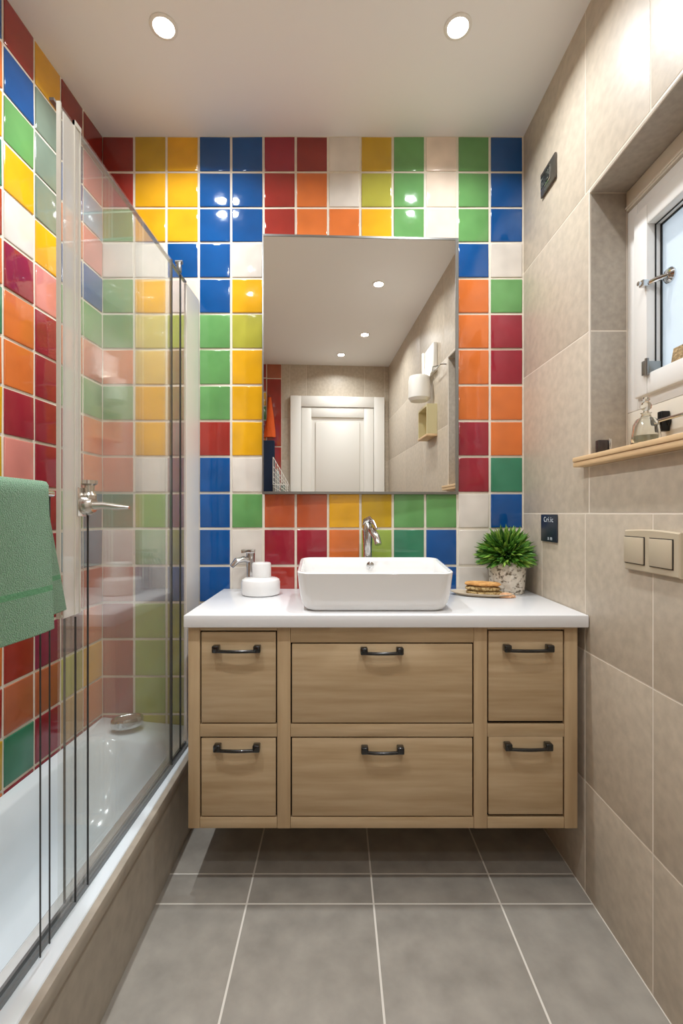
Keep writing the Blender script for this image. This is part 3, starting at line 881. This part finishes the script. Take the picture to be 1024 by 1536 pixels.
# bath-end things reflected at the mirror's left edge
t = thing('orange_cloth', 'orange cloth hanging from a hook against red tiles, reflected at the left of the mirror', 'cloth', (-.50, -2.9, 2.1))
mb = MB()
loops = []
for k in range(10):
    z = 2.34 - k * .045; w = .012 + .005 * k
    loops.append([(-.475 + w * (math.cos(a) * (1 + .2 * math.sin(3 * a + k * .4))), -2.975 + .016 * math.sin(a), z) for a in [2 * PI * i / 20 for i in range(20)]])
mb.loft(loops); mb.build('cloth', mat('orange_cloth', (226, 92, 24), .8, bump=.4, bscale=60), t)
mb = MB(); mb.tube([(-.475, -2.996, 2.36), (-.475, -2.985, 2.36), (-.475, -2.975, 2.345)], .005, 8); mb.build('hook', M_chrome, t)
t = tag(MB().box(-.56, -.425, -2.994, -2.945, 1.20, 1.90, .012, 3).build('navy_towel', mat('navy_terry', (26, 40, 66), .95, bump=.8, bscale=200)),
        'dark navy folded towel behind the wire basket, reflected at the left of the mirror', 'towel')
wb = thing('wire_basket', 'white wire shower basket holding bottles, reflected at the lower left of the mirror', 'basket', (-.37, -2.85, 1.3))
mb = MB()
x0, x1, ya, yb_ = -.43, -.275, -2.905, -2.79
for z in (1.26, 1.34, 1.44):
    mb.tube([(x0, ya, z), (x1, ya, z), (x1, yb_, z), (x0, yb_, z), (x0, ya, z)], .0035, 6)
for i in range(9):
    x = x0 + (x1 - x0) * i / 8
    for y in (ya, yb_): mb.tube([(x, y, 1.26), (x, y, 1.44 + (.27 * (1 - i / 8) if y == yb_ else 0.0))], .0030, 6)
for i in range(6):
    y = ya + (yb_ - ya) * i / 5
    for x in (x0, x1): mb.tube([(x, y, 1.26), (x, y, 1.44)], .0030, 6)
    mb.tube([(x0, y, 1.262), (x1, y, 1.262)], .0030, 6)
mb.tube([(x0, yb_, 1.71), (x1, yb_, 1.44)], .0040, 6); mb.tube([(x0, yb_, 1.71), (x0, yb_, 1.44)], .0040, 6)
for i in range(8):
    mb.tube([(x0, yb_, 1.27 + i * .05), (x1, yb_, 1.26 + i * .022)], .0026, 6)
mb.build('wire_frame', M_white, wb)
def sbottle(x, y, h, m, lab):
    t = thing('shampoo_bottle', lab, 'bottle', (x, y, 1.265))
    mb = MB(); mb.lathe([(.02, 0), (.026, .004), (.026, h * .8), (.018, h * .9), (.010, h * .93)], (x, y, 1.2665), 18); mb.build('bottle_body', m, t)
    mb = MB(); mb.lathe([(.011, h * .93), (.011, h), (.001, h + .001)], (x, y, 1.2665), 14); mb.build('cap', M_chrome, t)
sbottle(-.395, -2.87, .34, mat('grey_plastic', (140, 150, 150), .3), 'tall grey bottle in the wire basket, reflected at the left of the mirror')
sbottle(-.335, -2.87, .20, mat('green_plastic', (70, 100, 86), .3), 'shorter dark green bottle in the wire basket, reflected in the mirror')

# ------------------------------------------------------------------ downlights
LAMP = emis('lamp_lens', (255, 250, 244), 16)
def lamp_at(o, x, y, power):
    ld = bpy.data.lights.new('lamp', 'AREA'); ld.shape = 'DISK'; ld.size = .056; ld.energy = power * 1.35
    ld.color = (.925, .97, 1.0); ld.spread = math.radians(150)
    lo = bpy.data.objects.new('lamp', ld); COL.objects.link(lo); lo.parent = o; lo.location = (0, 0, -.0065)
first = None
spots = [(-.547, -.43, 'round recessed ceiling light at the front left above the shower screen', 6.6),
         (.379, -.43, 'round recessed ceiling light at the front right above the vanity', 5.6),
         (.366, -1.26, 'recessed ceiling light reflected highest in the mirror, nearest of the three', 3.6),
         (.39, -2.14, 'recessed ceiling light reflected in the middle of the mirror row of three', 5.0),
         (.23, -2.66, 'recessed ceiling light reflected just above the door top in the mirror', 3.5),
         (-.547, -1.26, 'recessed ceiling light over the bath behind the camera', 6.8)]
for (x, y, lab, pw) in spots:
    if first is None:
        t = thing('ceiling_downlight', lab, 'ceiling light', (x, y, H), 'round ceiling downlights')
        mb = MB(); mb.lathe([(.043, 0), (.043, -.003), (.040, -.005), (.033, -.005), (.031, -.001)], (x, y, H), 36, cap0=False, cap1=False); mb.build('trim_ring', M_white, t)
        mb = MB(); mb.lathe([(.001, -.0035), (.0315, -.0035), (.0315, -.001)], (x, y, H), 32); mb.build('lens', LAMP, t)
        first = t
    else:
        t = copy_tree(first); t.location = (x, y, H); t['label'] = lab
for t in [o for o in list(SC.objects) if o.name.startswith('ceiling_downlight')]:
    for s in spots:
        if abs(t.location.x - s[0]) < .001 and abs(t.location.y - s[1]) < .001:
            lamp_at(t, s[0], s[1], s[3])

# ------------------------------------------------------------------ daylight and view
w = bpy.data.worlds.new('sky'); SC.world = w; w.use_nodes = True
bgn = w.node_tree.nodes['Background']; bgn.inputs['Color'].default_value = (.92, .96, 1.0, 1); bgn.inputs['Strength'].default_value = 1.9
SC.view_settings.view_transform = 'Standard'
SC.view_settings.look = 'None'
SC.view_settings.gamma = 1
SC.view_settings.use_curve_mapping = False
SC.view_settings.exposure = 0.22
SC.cycles.max_bounces = 14
SC.cycles.diffuse_bounces = 7
SC.cycles.glossy_bounces = 6
SC.cycles.transparent_max_bounces = 16
SC.cycles.sample_clamp_indirect = 6
